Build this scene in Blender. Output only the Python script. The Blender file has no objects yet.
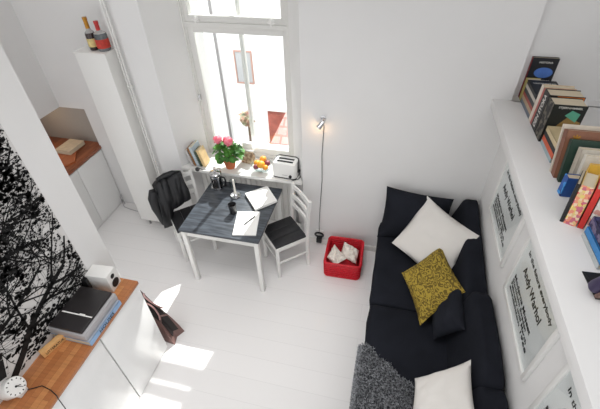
import bpy, bmesh, math, random
from mathutils import Vector, Matrix, noise as mnoise
PI = math.pi
scene = bpy.context.scene
COL = scene.collection
rnd = random.Random(7)

# ------------------------------------------------------------------ materials
def lin(c):
    return tuple(((x / 255) / 12.92 if x / 255 <= .04045 else ((x / 255 + .055) / 1.055) ** 2.4) for x in c[:3]) + (1,)

def M(name, c, rough=.5, metal=0., spec=.5, nz=(8, .08), bump=None, coat=0., c2=None, stretch=(1, 1, 1)):
    m = bpy.data.materials.new(name); m.use_nodes = True
    nt = m.node_tree; b = nt.nodes['Principled BSDF']
    b.inputs['Roughness'].default_value = rough; b.inputs['Metallic'].default_value = metal
    b.inputs['Specular IOR Level'].default_value = spec
    if coat: b.inputs['Coat Weight'].default_value = coat; b.inputs['Coat Roughness'].default_value = .05
    tc = nt.nodes.new('ShaderNodeTexCoord'); mp = nt.nodes.new('ShaderNodeMapping')
    mp.inputs['Scale'].default_value = stretch
    nt.links.new(tc.outputs['Object'], mp.inputs['Vector'])
    n = nt.nodes.new('ShaderNodeTexNoise'); n.inputs['Scale'].default_value = nz[0]; n.inputs['Detail'].default_value = 4
    nt.links.new(mp.outputs[0], n.inputs['Vector'])
    r = nt.nodes.new('ShaderNodeValToRGB'); L = lin(c)
    D = lin(c2) if c2 else tuple(x * (1 - nz[1]) for x in L[:3]) + (1,)
    r.color_ramp.elements[0].position = .35; r.color_ramp.elements[1].position = .65
    r.color_ramp.elements[0].color = D; r.color_ramp.elements[1].color = L
    nt.links.new(n.outputs['Fac'], r.inputs['Fac']); nt.links.new(r.outputs['Color'], b.inputs['Base Color'])
    if bump:
        n2 = nt.nodes.new('ShaderNodeTexNoise'); n2.inputs['Scale'].default_value = bump[0]; n2.inputs['Detail'].default_value = 3
        nt.links.new(mp.outputs[0], n2.inputs['Vector'])
        bp = nt.nodes.new('ShaderNodeBump'); bp.inputs['Strength'].default_value = bump[1]; bp.inputs['Distance'].default_value = .01
        nt.links.new(n2.outputs['Fac'], bp.inputs['Height']); nt.links.new(bp.outputs[0], b.inputs['Normal'])
    return m

def brick_mat(name, c1, c2, mortar, scale, bw, rh, msize, rough, rot=0., offset=.5, bumpy=.0, spec=.5, grain=0.):
    m = bpy.data.materials.new(name); m.use_nodes = True
    nt = m.node_tree; b = nt.nodes['Principled BSDF']; b.inputs['Roughness'].default_value = rough
    b.inputs['Specular IOR Level'].default_value = spec
    tc = nt.nodes.new('ShaderNodeTexCoord'); mp = nt.nodes.new('ShaderNodeMapping'); mp.inputs['Rotation'].default_value = (0, 0, rot)
    nt.links.new(tc.outputs['Object'], mp.inputs['Vector'])
    br = nt.nodes.new('ShaderNodeTexBrick'); br.offset = offset
    br.inputs['Scale'].default_value = scale; br.inputs['Brick Width'].default_value = bw; br.inputs['Row Height'].default_value = rh
    br.inputs['Mortar Size'].default_value = msize; br.inputs['Mortar Smooth'].default_value = .1; br.inputs['Bias'].default_value = 0
    br.inputs['Color1'].default_value = lin(c1); br.inputs['Color2'].default_value = lin(c2); br.inputs['Mortar'].default_value = lin(mortar)
    nt.links.new(mp.outputs[0], br.inputs['Vector'])
    out = br.outputs['Color']
    if grain:
        mp2 = nt.nodes.new('ShaderNodeMapping'); mp2.inputs['Rotation'].default_value = (0, 0, rot); mp2.inputs['Scale'].default_value = (4, 60, 60)
        nt.links.new(tc.outputs['Object'], mp2.inputs['Vector'])
        n = nt.nodes.new('ShaderNodeTexNoise'); n.inputs['Scale'].default_value = 1.5; n.inputs['Detail'].default_value = 5
        nt.links.new(mp2.outputs[0], n.inputs['Vector'])
        rr = nt.nodes.new('ShaderNodeMapRange'); rr.inputs['To Min'].default_value = 1 - grain; rr.inputs['To Max'].default_value = 1 + grain
        nt.links.new(n.outputs['Fac'], rr.inputs['Value'])
        mx = nt.nodes.new('ShaderNodeMix'); mx.data_type = 'RGBA'; mx.blend_type = 'MULTIPLY'; mx.inputs['Factor'].default_value = 1
        nt.links.new(out, mx.inputs['A']); nt.links.new(rr.outputs[0], mx.inputs['B']); out = mx.outputs['Result']
    nt.links.new(out, b.inputs['Base Color'])
    if bumpy:
        bp = nt.nodes.new('ShaderNodeBump'); bp.inputs['Strength'].default_value = bumpy; bp.inputs['Distance'].default_value = .004; bp.invert = True
        nt.links.new(br.outputs['Fac'], bp.inputs['Height']); nt.links.new(bp.outputs[0], b.inputs['Normal'])
    return m

def glass_mat(name, tint=(1, 1, 1), gloss=.06):
    m = bpy.data.materials.new(name); m.use_nodes = True
    nt = m.node_tree; nt.nodes.remove(nt.nodes['Principled BSDF']); o = nt.nodes['Material Output']
    t = nt.nodes.new('ShaderNodeBsdfTransparent'); t.inputs['Color'].default_value = (*tint, 1)
    g = nt.nodes.new('ShaderNodeBsdfGlossy'); g.inputs['Roughness'].default_value = .03
    mx = nt.nodes.new('ShaderNodeMixShader'); mx.inputs[0].default_value = gloss
    nt.links.new(t.outputs[0], mx.inputs[1]); nt.links.new(g.outputs[0], mx.inputs[2]); nt.links.new(mx.outputs[0], o.inputs['Surface'])
    return m

def paisley_mat():
    m = M('gold_paisley_fabric', (140, 118, 38), .85, nz=(40, .3))
    nt = m.node_tree; b = nt.nodes['Principled BSDF']
    tc = nt.nodes.new('ShaderNodeTexCoord')
    v = nt.nodes.new('ShaderNodeTexVoronoi'); v.inputs['Scale'].default_value = 9
    nz = nt.nodes.new('ShaderNodeTexNoise'); nz.inputs['Scale'].default_value = 7; nz.inputs['Detail'].default_value = 1
    ad = nt.nodes.new('ShaderNodeMix'); ad.data_type = 'RGBA'; ad.inputs['Factor'].default_value = .22
    nt.links.new(tc.outputs['Object'], ad.inputs['A']); nt.links.new(nz.outputs['Color'], ad.inputs['B'])
    nt.links.new(ad.outputs['Result'], v.inputs['Vector'])
    mu = nt.nodes.new('ShaderNodeMath'); mu.operation = 'MULTIPLY'; mu.inputs[1].default_value = 26
    nt.links.new(v.outputs['Distance'], mu.inputs[0])
    si = nt.nodes.new('ShaderNodeMath'); si.operation = 'SINE'; nt.links.new(mu.outputs[0], si.inputs[0])
    r = nt.nodes.new('ShaderNodeValToRGB'); r.color_ramp.elements[0].position = .35; r.color_ramp.elements[1].position = .62
    r.color_ramp.elements[0].color = lin((98, 80, 20)); r.color_ramp.elements[1].color = lin((164, 140, 50))
    mr = nt.nodes.new('ShaderNodeMapRange'); mr.inputs['From Min'].default_value = -1
    nt.links.new(si.outputs[0], mr.inputs['Value']); nt.links.new(mr.outputs[0], r.inputs['Fac'])
    nt.links.new(r.outputs['Color'], b.inputs['Base Color'])
    return m

WALL = M('wall_paint', (229, 228, 227), .85, nz=(3, .015), bump=(60, .03))
WALLS = M('niche_wall_shade', (164, 159, 153), .85, nz=(3, .03))  # wall white darkened to put the niche's shade into the colour
GLOSSW = M('white_gloss_paint', (234, 233, 230), .35, nz=(3, .02))
CABW = M('white_cabinet_lacquer', (242, 242, 241), .22, nz=(3, .01))
TRIM = M('white_trim_paint', (226, 225, 221), .45, nz=(4, .03))
FLOOR = brick_mat('white_painted_floorboards', (241, 239, 238), (239, 237, 236), (226, 224, 223), 1, 9.0, .19, .0015, .17, bumpy=.05)
WOOD = brick_mat('oiled_block_worktop', (200, 138, 86), (172, 108, 64), (140, 84, 48), 1, .55, .042, .0008, .38, rot=PI / 2, grain=.28)
WOODN = brick_mat('reddish_block_worktop', (176, 108, 72), (142, 80, 52), (100, 56, 38), 1, .7, .05, .001, .4, rot=PI / 2, grain=.25)
LIGHTWOOD = M('pale_birch_wood', (226, 176, 116), .5, nz=(5, .12), stretch=(1, 8, 8))
BOARDW = M('brown_board_wood', (186, 104, 62), .5, nz=(4, .15), stretch=(8, 1, 8))
BLACKT = M('black_stained_wood', (80, 86, 94), .36, nz=(3, .3), c2=(48, 52, 58), stretch=(2, 14, 1))
BLACKS = M('black_seat_wood', (40, 40, 43), .5, nz=(4, .35), stretch=(3, 14, 1))
BLACKF = M('black_cotton_cover', (31, 33, 40), .95, spec=.15, nz=(5, .25), bump=(9, .25))
BLACKP = M('black_pillow_cotton', (33, 35, 42), .95, spec=.15, nz=(6, .25), bump=(14, .2))
WHITEF = M('white_pillow_cotton', (222, 218, 213), .95, spec=.1, nz=(5, .04), bump=(14, .15))
GOLD = paisley_mat()
FUR = M('grey_shag_fur', (186, 188, 192), .9, nz=(70, .8), c2=(46, 48, 52))
RED = M('red_plastic_weave', (222, 28, 46), .4, nz=(60, .25), bump=(90, .6))
CLOTHW = M('off_white_cloth', (236, 228, 218), .9, nz=(9, .06), bump=(20, .2))
BLACKPL = M('black_plastic', (22, 22, 24), .4, nz=(10, .2))
BLACKSL = M('black_speaker_cone', (16, 16, 18), .6)
GREYPL = M('silver_grey_plastic', (176, 174, 176), .4, nz=(10, .05))
LIDB = M('dark_smoked_lid', (44, 41, 42), .35, nz=(4, .2))
CHROME = M('chrome', (220, 220, 222), .18, 1.)
LEATHER = M('black_leather', (23, 24, 28), .5, nz=(12, .35), bump=(10, .3))
MAUVE = M('mauve_coated_canvas', (134, 102, 96), .4, nz=(7, .3))
DARKBR = M('dark_brown_lining', (24, 16, 16), .6)
PINKST = M('dusty_pink_strap', (172, 134, 132), .4)
TERRA = M('terracotta', (200, 112, 70), .75, nz=(9, .15))
SOIL = M('dark_soil', (50, 36, 28), .95, nz=(40, .5))
LEAF = M('geranium_leaf_green', (84, 146, 52), .55, nz=(14, .5), c2=(38, 88, 30))
STEMG = M('green_stem', (92, 130, 60), .6)
PINKFL = M('pink_petals', (246, 160, 172), .7, nz=(30, .3), c2=(232, 104, 130))
ORANGE = M('orange_peel', (246, 166, 56), .45, nz=(20, .15), bump=(80, .1))
YELLOW = M('yellow_peel', (244, 186, 60), .45, nz=(8, .2), c2=(232, 150, 50))
PLUM = M('plum_skin', (146, 70, 84), .35, nz=(8, .35))
GLASS = glass_mat('window_glass', (.97, .985, .98), .04)
CLEAR = glass_mat('clear_glassware', (.86, .9, .9), .16)
COFFEE = M('black_coffee', (18, 12, 10), .15)
MUGM = M('dark_grey_glaze', (52, 52, 55), .25, nz=(6, .25))
WAX = M('white_wax', (242, 238, 228), .5, nz=(5, .03))
PAPER = M('white_paper', (240, 239, 236), .8, nz=(4, .015))
PAGES = M('cream_page_block', (222, 208, 182), .9, nz=(3, .15), stretch=(1, 1, 1))
POSTER = M('pale_grey_poster_paper', (240, 240, 239), .3, nz=(2, .03), coat=.3)
MURALW = M('mural_white_ground', (216, 214, 212), .8, nz=(5, .04))
INK = M('black_print', (14, 14, 15), .75, nz=(9, .1))
BROWNBAG = M('patterned_kraft_paper', (206, 188, 160), .8, nz=(28, .5), c2=(120, 92, 66))
AMBER = M('amber_spirit', (92, 34, 20), .12, nz=(5, .2), coat=.6)
DARKBT = M('dark_brown_bottle', (46, 20, 20), .12, nz=(5, .2), coat=.6)
CLEARBT = M('grey_clear_bottle', (120, 124, 126), .12, nz=(8, .35), c2=(60, 66, 70), coat=.6)
CREAML = M('cream_paper_label', (226, 204, 140), .7, nz=(30, .25))
REDL = M('red_paper_label', (206, 62, 48), .6, nz=(30, .3))
GOLDF = M('gold_foil', (196, 140, 52), .35, .6, nz=(20, .3))
REDF = M('red_foil', (196, 50, 48), .4, nz=(20, .2))
FACADE = M('white_facade_render', (246, 246, 246), .9, nz=(1, .02))
FRBR = M('faded_brown_window_frame', (176, 140, 128), .7)
GREYGL = M('grey_window_glass', (170, 172, 174), .25, nz=(2, .1))
BRICK = M('red_brick_wall', (182, 104, 90), .85, nz=(6, .3))
TILE = brick_mat('pink_roof_tiles', (222, 184, 176), (212, 168, 160), (186, 140, 132), 1, .22, .16, .02, .8)
FOLG = M('courtyard_green_leaves', (168, 180, 150), .7, nz=(8, .3), c2=(176, 130, 116))
FOLO = M('autumn_orange_leaves', (232, 146, 84), .7, nz=(6, .35), c2=(206, 96, 66))
PIPEG = M('grey_zinc', (134, 132, 132), .5, .3)
WARMB = bpy.data.materials.new('warm_bulb'); WARMB.use_nodes = True
_b = WARMB.node_tree.nodes['Principled BSDF']; _b.inputs['Base Color'].default_value = lin((255, 210, 150))
_b.inputs['Emission Color'].default_value = lin((255, 190, 120)); _b.inputs['Emission Strength'].default_value = 3

# ------------------------------------------------------------------ mesh builder
class B:
    def __init__(s): s.bm = bmesh.new()
    def _app(s, t, mat=None):
        if mat is not None: bmesh.ops.transform(t, matrix=mat, verts=t.verts)
        me = bpy.data.meshes.new('t'); t.to_mesh(me); t.free(); s.bm.from_mesh(me); bpy.data.meshes.remove(me); return s
    def box(s, x0, x1, y0, y1, z0, z1, bev=0., mat=None, seg=2):
        t = bmesh.new(); bmesh.ops.create_cube(t, size=1)
        bmesh.ops.transform(t, matrix=Matrix.Translation(((x0 + x1) / 2, (y0 + y1) / 2, (z0 + z1) / 2)) @ Matrix.Diagonal((x1 - x0, y1 - y0, z1 - z0, 1)), verts=t.verts)
        if bev: bmesh.ops.bevel(t, geom=t.edges[:], offset=bev, segments=seg, profile=.5, affect='EDGES')
        return s._app(t, mat)
    def tube(s, pts, r, seg=8, cap=True):
        pts = [Vector(p) for p in pts]; n = len(pts); rs = r if isinstance(r, (list, tuple)) else [r] * n
        rings = []; prev = None
        for i, p in enumerate(pts):
            d = (pts[min(i + 1, n - 1)] - pts[max(i - 1, 0)]).normalized()
            if prev is None:
                a = d.orthogonal().normalized()
            else:
                a = (prev - d * prev.dot(d)); a = a.normalized() if a.length > 1e-6 else d.orthogonal().normalized()
            prev = a; b = d.cross(a)
            rings.append([s.bm.verts.new(p + (a * math.cos(2 * PI * k / seg) + b * math.sin(2 * PI * k / seg)) * rs[i]) for k in range(seg)])
        for A, C in zip(rings, rings[1:]):
            for k in range(seg): s.bm.faces.new((A[k], A[(k + 1) % seg], C[(k + 1) % seg], C[k]))
        if cap:
            s.bm.faces.new(rings[0][::-1]); s.bm.faces.new(rings[-1])
        return s
    def loft(s, loops, cap0=True, cap1=True):
        R = [[s.bm.verts.new(p) for p in L] for L in loops]; n = len(R[0])
        for A, C in zip(R, R[1:]):
            for k in range(n): s.bm.faces.new((A[k], A[(k + 1) % n], C[(k + 1) % n], C[k]))
        if cap0: s.bm.faces.new(R[0][::-1])
        if cap1: s.bm.faces.new(R[-1])
        return s
    def lathe(s, prof, c=(0, 0, 0), seg=24, cap0=True, cap1=True, mat=None):
        L = [[Vector((c[0] + r * math.cos(2 * PI * k / seg), c[1] + r * math.sin(2 * PI * k / seg), c[2] + z)) for k in range(seg)] for r, z in prof]
        if mat is not None: L = [[mat @ v for v in l] for l in L]
        return s.loft(L, cap0, cap1)
    def poly(s, pts): s.bm.faces.new([s.bm.verts.new(p) for p in pts]); return s
    def prism(s, pts, z0, z1):
        return s.loft([[(x, y, z0) for x, y in pts], [(x, y, z1) for x, y in pts]])
    def sphere(s, c, r, sc=(1, 1, 1), sub=2, jit=0., sd=0):
        t = bmesh.new(); bmesh.ops.create_icosphere(t, subdivisions=sub, radius=1)
        for v in t.verts:
            k = 1 + jit * mnoise.noise(v.co * 2.2 + Vector((sd * 3.1, sd, 0)))
            v.co = Vector((v.co.x * sc[0], v.co.y * sc[1], v.co.z * sc[2])) * r * k + Vector(c)
        return s._app(t)
    def pillow(s, A, Bc, C, D, th, n=18, pinch=.07, wr=.006, sd=0, sag=0.):
        # corners A,B,C,D go round; th = full thickness at the middle
        A, Bc, C, D = map(Vector, (A, Bc, C, D)); nn = ((Bc - A).cross(D - A)).normalized()
        def pt(i, j, sgn):
            u = -1 + 2 * i / n; v = -1 + 2 * j / n
            u2 = u * (1 - pinch * (1 - v * v)); v2 = v * (1 - pinch * (1 - u * u))
            a, b = (u2 + 1) / 2, (v2 + 1) / 2
            p = A * (1 - a) * (1 - b) + Bc * a * (1 - b) + C * a * b + D * (1 - a) * b
            w = max(0, (1 - u * u) * (1 - v * v)); h = th / 2 * w ** .42
            wn = mnoise.noise(Vector((u * 2.2 + sd, v * 2.2, sgn * 3 + sd))) * wr * 2 + mnoise.noise(Vector((u * 5 + sd, v * 5, sgn))) * wr
            return p + nn * (sgn * h + wn * min(1, w * 4)) - Vector((0, 0, sag * (1 - w)))
        top = [[s.bm.verts.new(pt(i, j, 1)) for j in range(n + 1)] for i in range(n + 1)]
        bot = [[top[i][j] if i in (0, n) or j in (0, n) else s.bm.verts.new(pt(i, j, -1)) for j in range(n + 1)] for i in range(n + 1)]
        for i in range(n):
            for j in range(n):
                s.bm.faces.new((top[i][j], top[i + 1][j], top[i + 1][j + 1], top[i][j + 1]))
                s.bm.faces.new((bot[i][j + 1], bot[i + 1][j + 1], bot[i + 1][j], bot[i][j]))
        return s
    def obj(s, name, mat, parent=None, smooth=40, recalc=True):
        if recalc: bmesh.ops.recalc_face_normals(s.bm, faces=s.bm.faces)
        me = bpy.data.meshes.new(name); s.bm.to_mesh(me); s.bm.free()
        mats = mat if isinstance(mat, (list, tuple)) else [mat]
        for m in mats: me.materials.append(m)
        if smooth:
            me.shade_smooth(); me.set_sharp_from_angle(angle=math.radians(smooth))
        o = bpy.data.objects.new(name, me); COL.objects.link(o)
        if parent: o.parent = parent
        return o

def tag(o, label, cat, group=None):
    o['label'] = label; o['category'] = cat
    if group: o['group'] = group
    return o
def thing(name, label, cat, loc=(0, 0, 0), rz=0., group=None):
    o = bpy.data.objects.new(name, None); COL.objects.link(o); o.empty_display_size = .05
    o.location = loc; o.rotation_euler = (0, 0, rz); return tag(o, label, cat, group)
def struct(o): o['kind'] = 'structure'; return o
def dup(root, loc, rz, label, group=None):
    r = root.copy(); COL.objects.link(r); r.location = loc; r.rotation_euler = (0, 0, rz); r['label'] = label
    if group: r['group'] = group
    for ch in list(root.children):
        c = ch.copy(); COL.objects.link(c); c.parent = r
        for g in list(ch.children):
            d = g.copy(); COL.objects.link(d); d.parent = c
    return r
def text(name, body, size, mat, mx, parent=None, align='LEFT', ext=.0006, width=None, bold=0.):
    cu = bpy.data.curves.new(name, 'FONT'); cu.body = body; cu.size = size; cu.align_x = align; cu.extrude = ext; cu.resolution_u = 3; cu.offset = size * bold
    t = bpy.data.objects.new(name + '_t', cu); COL.objects.link(t)
    dg = bpy.context.evaluated_depsgraph_get(); me = bpy.data.meshes.new_from_object(t.evaluated_get(dg))
    bpy.data.objects.remove(t); bpy.data.curves.remove(cu)
    if width:
        xs = [v.co.x for v in me.vertices]; k = width / max(1e-6, max(xs) - min(xs))
        for v in me.vertices: v.co.x *= k
    me.transform(mx); me.materials.clear(); me.materials.append(mat)
    o = bpy.data.objects.new(name, me); COL.objects.link(o)
    if parent: o.parent = parent
    return o
def basis(o, ex, ey):
    ex = Vector(ex).normalized(); ey = Vector(ey).normalized(); ez = ex.cross(ey).normalized(); ey = ez.cross(ex)
    m = Matrix.Identity(4)
    for i in range(3): m[i][0] = ex[i]; m[i][1] = ey[i]; m[i][2] = ez[i]; m[i][3] = o[i]
    return m

# ------------------------------------------------------------------ camera
H = 3.2
AX = (0.9717503986972933, 0.13325425907103894, -0.19479339072740598)
AY = (0.2346162138782077, -0.6350149590505207, 0.7360103490899571)
AZ = (-0.025620203299476844, -0.7609200379944623, -0.6483396493824819)
cam = bpy.data.cameras.new('camera'); co = bpy.data.objects.new('camera', cam); COL.objects.link(co)
mw = Matrix.Identity(4)
for i, a in enumerate((AX, AY, AZ)):
    mw[i][0] = a[0]; mw[i][1] = -a[1]; mw[i][2] = -a[2]
mw[2][3] = H
co.matrix_world = mw
cam.sensor_width = 36; cam.lens = 379.587 / 600 * 36; cam.clip_start = .05
scene.camera = co

# ------------------------------------------------------------------ room shell
Yw = 3.02; TOP = 3.9
struct(B().box(-5, 2.5, -.6, 3.6, -.1, 0).obj('floor', FLOOR, smooth=0))
w = B()
w.prism([(-.76, Yw), (.93, Yw), (.93, 3.7), (-.94, 3.7), (-.94, 3.35)], 0, 1.82)          # right of the window, below ledge height
w.prism([(-.76, Yw), (.90, Yw), (.90, 3.7), (-.94, 3.7), (-.94, 3.35)], 1.82, TOP)
w.prism([(-2.49, Yw), (-2.12, Yw), (-1.93, 3.35), (-1.93, 3.7), (-2.49, 3.7)], 0, TOP)     # left of the window
w.box(-2.0, -.9, 3.17, 3.7, 0, .83)                                                         # parapet under the sill
w.box(-2.2, -.7, 3.05, 3.7, 3.1, TOP)
w.box(.9, 2.5, 3.11, 3.7, 1.8, TOP)
# recessed part on the left, with the niche opening
w.box(-3.28, -2.49, 3.2, 3.7, 0, TOP)
w.box(-4.3, -3.28, 3.2, 3.7, 1.34, TOP)
struct(w.obj('wall_back', WALL, smooth=0))
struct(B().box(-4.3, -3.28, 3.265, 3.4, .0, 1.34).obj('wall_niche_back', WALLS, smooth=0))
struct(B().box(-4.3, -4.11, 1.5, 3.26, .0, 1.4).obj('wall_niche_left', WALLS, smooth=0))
struct(B().box(-4.3, 2.5, 1.3, 3.7, TOP, TOP + .1).obj('ceiling', WALL, smooth=0))
l = B(); l.box(-2.1, -1.95, -.6, 1.57, 0, TOP); struct(l.obj('wall_left', WALL, smooth=0))
l = B(); l.box(-4.3, -3.6, 1.3, 3.2, 1.34, TOP); struct(l.obj('wall_left_far', WALL, smooth=0))
r = B(); r.box(.93, 1.6, -.6, 3.02, 0, 1.82); r.box(2.4, 2.5, -.6, 3.7, 1.82, TOP); struct(r.obj('wall_right', WALL, smooth=0))
struct(B().box(.765, 2.4, -.6, 3.02, 1.82, 1.885, .004).box(.9, 2.4, 3.0, 3.11, 1.83, 1.885).obj('trim_1', WALL, smooth=30))
# boxed column with its two short feet
cbx = struct(B().box(-2.79, -2.475, 2.87, 3.2, .08, 2.088, .003).obj('trim_2', GLOSSW, smooth=30))
B().box(-2.80, -2.468, 2.862, 3.2, 2.088, 2.097, .002).obj('top_panel', GLOSSW, cbx, smooth=30)
for x in (-2.70, -2.50): B().tube([(x, 2.9, 0), (x, 2.9, .09)], .011).obj('foot', PIPEG, cbx)
bb = B(); bb.box(-.76, .93, 3.006, 3.02, 0, .075, .003); struct(bb.obj('baseboard_back', TRIM, smooth=30))
struct(B().box(-2.12, -.76, 3.145, 3.17, 0, .12, .003).obj('baseboard_window', TRIM, smooth=30))
# grooved panelling under the sill
g = B()
x = -1.99
while x < -.92:
    g.box(x, x + .056, 3.155, 3.17, .12, .80, .004); x += .06
struct(g.obj('trim_3', TRIM, smooth=30))

# ------------------------------------------------------------------ window
win = struct(bpy.data.objects.new('window_1', None)); COL.objects.link(win)
def frame_rect(b, x0, x1, z0, z1, y0, y1, w, wb=None, wt=None, bev=.004):
    wb = wb or w; wt = wt or w
    b.box(x0, x0 + w, y0, y1, z0, z1, bev); b.box(x1 - w, x1, y0, y1, z0, z1, bev)
    b.box(x0 + w * .9, x1 - w * .9, y0 + .001, y1 - .001, z0, z0 + wb, bev); b.box(x0 + w * .9, x1 - w * .9, y0 + .001, y1 - .001, z1 - wt, z1, bev)
f = B(); frame_rect(f, -1.955, -.915, .86, 3.1, 3.35, 3.44, .045); f.box(-1.93, -.94, 3.345, 3.44, 2.215, 2.255, .004)
f.box(-1.965, -1.925, 3.335, 3.36, .86, 3.1, .003); f.box(-.945, -.905, 3.335, 3.36, .86, 3.1, .003)
f.obj('window_frame', TRIM, win)
s1 = B(); frame_rect(s1, -1.915, -.935, .90, 2.222, 3.36, 3.40, .062, .075, .06); s1.obj('lower_sash', TRIM, win)
s2 = B(); frame_rect(s2, -1.93, -.945, 2.248, 3.08, 3.36, 3.40, .06, .062, .06); s2.obj('upper_sash', TRIM, win)
o1 = B(); frame_rect(o1, -1.95, -.92, .88, 3.1, 3.48, 3.52, .045, .06, .06); o1.box(-1.458, -1.422, 3.475, 3.525, .9, 3.1, .004); o1.box(-1.95, -.92, 3.475, 3.525, 2.49, 2.57, .004); o1.obj('outer_casement', TRIM, win)  # high cross bar, out of view, added to split the floor's sun patch
B().box(-1.86, -.99, 3.378, 3.382, .97, 2.17).obj('pane', GLASS, win, smooth=0)
B().box(-1.88, -1.0, 3.378, 3.382, 2.30, 3.03).obj('pane', GLASS, win, smooth=0)
for x in (-1.80, -1.09):
    h = B(); h.lathe([(0.001, 0), (.03, 0), (.03, .006), (.012, .012), (.001, .016)], mat=Matrix.Translation((x, 3.36, 2.275)) @ Matrix.Rotation(PI / 2, 4, 'X'), seg=12)
    h.box(x - .035, x + .035, 3.34, 3.352, 2.268, 2.282, .003); h.box(x - .006, x + .006, 3.338, 3.352, 2.245, 2.305, .003)
    h.obj('rosette_latch', PAPER, win)
for z in (1.5,):
    B().box(-1.925, -1.905, 3.33, 3.36, z, z + .06, .003).tube([(-1.915, 3.33, z + .03), (-1.915, 3.30, z + .03), (-1.89, 3.29, z + .03)], .006).obj('casement_handle', CHROME, win)
for z in (1.3, 1.95): B().tube([(-.925, 3.338, z), (-.925, 3.338, z + .07)], .008).obj('hinge', TRIM, win)
sl = B(); sl.prism([(-2.115, 2.99), (-.765, 2.99), (-.765, Yw + .003), (-.77, Yw + .003), (-.935, 3.34), (-1.935, 3.34), (-2.11, Yw + .003)], .83, .86)
sl.obj('window_sill', GLOSSW, win, smooth=0)

# ------------------------------------------------------------------ outside the window
struct(B().box(-16, 12, 4.0, 20, -6.2, -6).obj('ground', M('courtyard_paving', (200, 196, 190), .9, nz=(4, .1)), smooth=0))
fb = thing('apartment_facade', 'white rendered facade seen through the window across the courtyard', 'building', (-4, 8, -6))
B().box(-9, 9, 0, .5, 0, 8.6).obj('facade_wall', FACADE, fb, smooth=0)
wf = B(); frame_rect(wf, .47, .90, 5.65, 6.40, -.03, .02, .035); wf.box(.66, .71, -.025, .02, 5.66, 6.38)
wfo = wf.obj('facade_window', FRBR, fb, smooth=0); wfo['label'] = 'brown framed window in the white facade'
B().box(.51, .87, -.012, -.002, 5.68, 6.37).obj('window_pane', GREYGL, wfo, smooth=0)
tag(B().tube([(-3.87, 7.9, -6), (-3.87, 7.9, 2.5)], .032).obj('downpipe', PIPEG), 'grey vertical drainpipe on the white facade outside', 'drainpipe')
ob = thing('outbuilding', 'red brick shed with pink tiled roof seen low through the window', 'building', (-2.2, 7.4, -6))
B().box(-.48, .9, .12, .5, 0, 5.28).obj('brick_wall', BRICK, ob, smooth=0)
B().box(-.52, .9, .06, .52, 5.28, 5.36).obj('wall_coping', FACADE, ob, smooth=0)
P_ = [(.18, -.2, 5.62), (-.16, -1.2, 4.88), (1.2, -1.2, 4.88), (1.3, -.2, 5.62)]
B().loft([P_, [(x, y + .05, z + .06) for x, y, z in P_]]).obj('tiled_roof', TILE, ob, smooth=0)
B().box(-.12, 1.1, -1.1, -.15, 0, 4.86).obj('rear_wall', FACADE, ob, smooth=0)
def foliage(name, c, R, n, mat, label, sd, trunk=True):
    rr = random.Random(sd); t = thing(name, label, 'tree', (c[0], c[1], -6)); b = B()
    for i in range(n):
        d = Vector((rr.gauss(0, 1), rr.gauss(0, 1), rr.gauss(0, 1))).normalized() * R * rr.random() ** .4
        p = d + Vector((0, 0, c[2] + 6)); a = Vector((rr.gauss(0, 1), rr.gauss(0, 1), rr.gauss(0, 1))).normalized(); q = a.orthogonal().normalized(); s_ = rr.uniform(.05, .1)
        b.poly([p - a * s_, p + q * s_ * .6, p + a * s_, p - q * s_ * .6])
    b.obj('crown', mat, t, smooth=0, recalc=False)
    B().tube([(0, 0, 0), (.05, 0, c[2] + 6)], [.08, .03]).obj('trunk', M('bark', (110, 88, 76), .9), t)
foliage('courtyard_tree', (-2.12, 5.9, -.86), .22, 260, FOLO, 'orange autumn tree seen low in the right of the window', 3)
foliage('courtyard_tree', (-2.83, 6.6, -.5), .13, 110, FOLG, 'green courtyard tree seen behind the white window mullion', 4)

# ------------------------------------------------------------------ niche: base cabinet, worktop
bc = thing('base_cabinet', 'white built-in base cabinet under the reddish worktop in the left recess', 'cabinet', (-3.7, 2.4, 0))
B().box(-.4, .41, -.9, .79, 0, .835).obj('carcass', CABW, bc, smooth=0)
for y0, y1 in ((-.9, -.32), (-.315, .355), (.36, .79)): B().box(.41, .432, y0, y1, .05, .83, .002).obj('door', CABW, bc, smooth=30)
tag(B().box(-4.1, -3.265, 1.5, 3.26, .84, .88, .003).obj('kitchen_worktop', WOODN, smooth=30), 'reddish wooden worktop inside the wall niche on the left', 'worktop')
tag(B().prism([(-3.60, 2.90), (-3.40, 2.72), (-3.34, 2.74), (-3.31, 2.82), (-3.40, 2.95), (-3.46, 3.05), (-3.56, 3.05)], .882, .902).obj('cutting_board', BOARDW, smooth=0),
    'brown wooden cutting board lying on the niche worktop', 'cutting board')

def book(name, label, T, Hh, Dp, cover, mx, pages=PAGES, group=None, spine=None, cat='book'):
    # local: spine on -x, thickness along y (0..T), height z, depth x (0..Dp)
    t = bpy.data.objects.new(name, None); COL.objects.link(t); t.empty_display_size = .03; t.matrix_world = mx; tag(t, label, cat, group)
    c = B(); e = min(.004, T * .18)
    c.box(0, Dp, 0, e, 0, Hh); c.box(0, Dp, T - e, T, 0, Hh)
    if spine is None: c.box(-.001, e, 0, T, 0, Hh, .0008)
    c.obj('cover', cover, t, smooth=0)
    if spine is not None: B().box(-.001, e, 0, T, 0, Hh, .0008).obj('spine', spine, t, smooth=0)
    B().box(e, Dp - .004, e, T - e, .003, Hh - .004).obj('page_block', pages, t, smooth=0)
    return t
_bk = {}
def cm(c, rough=.5):
    k = tuple(c)
    if k not in _bk: _bk[k] = M('book_cloth_%d' % len(_bk), c, rough, nz=(18, .15))
    return _bk[k]
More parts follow.
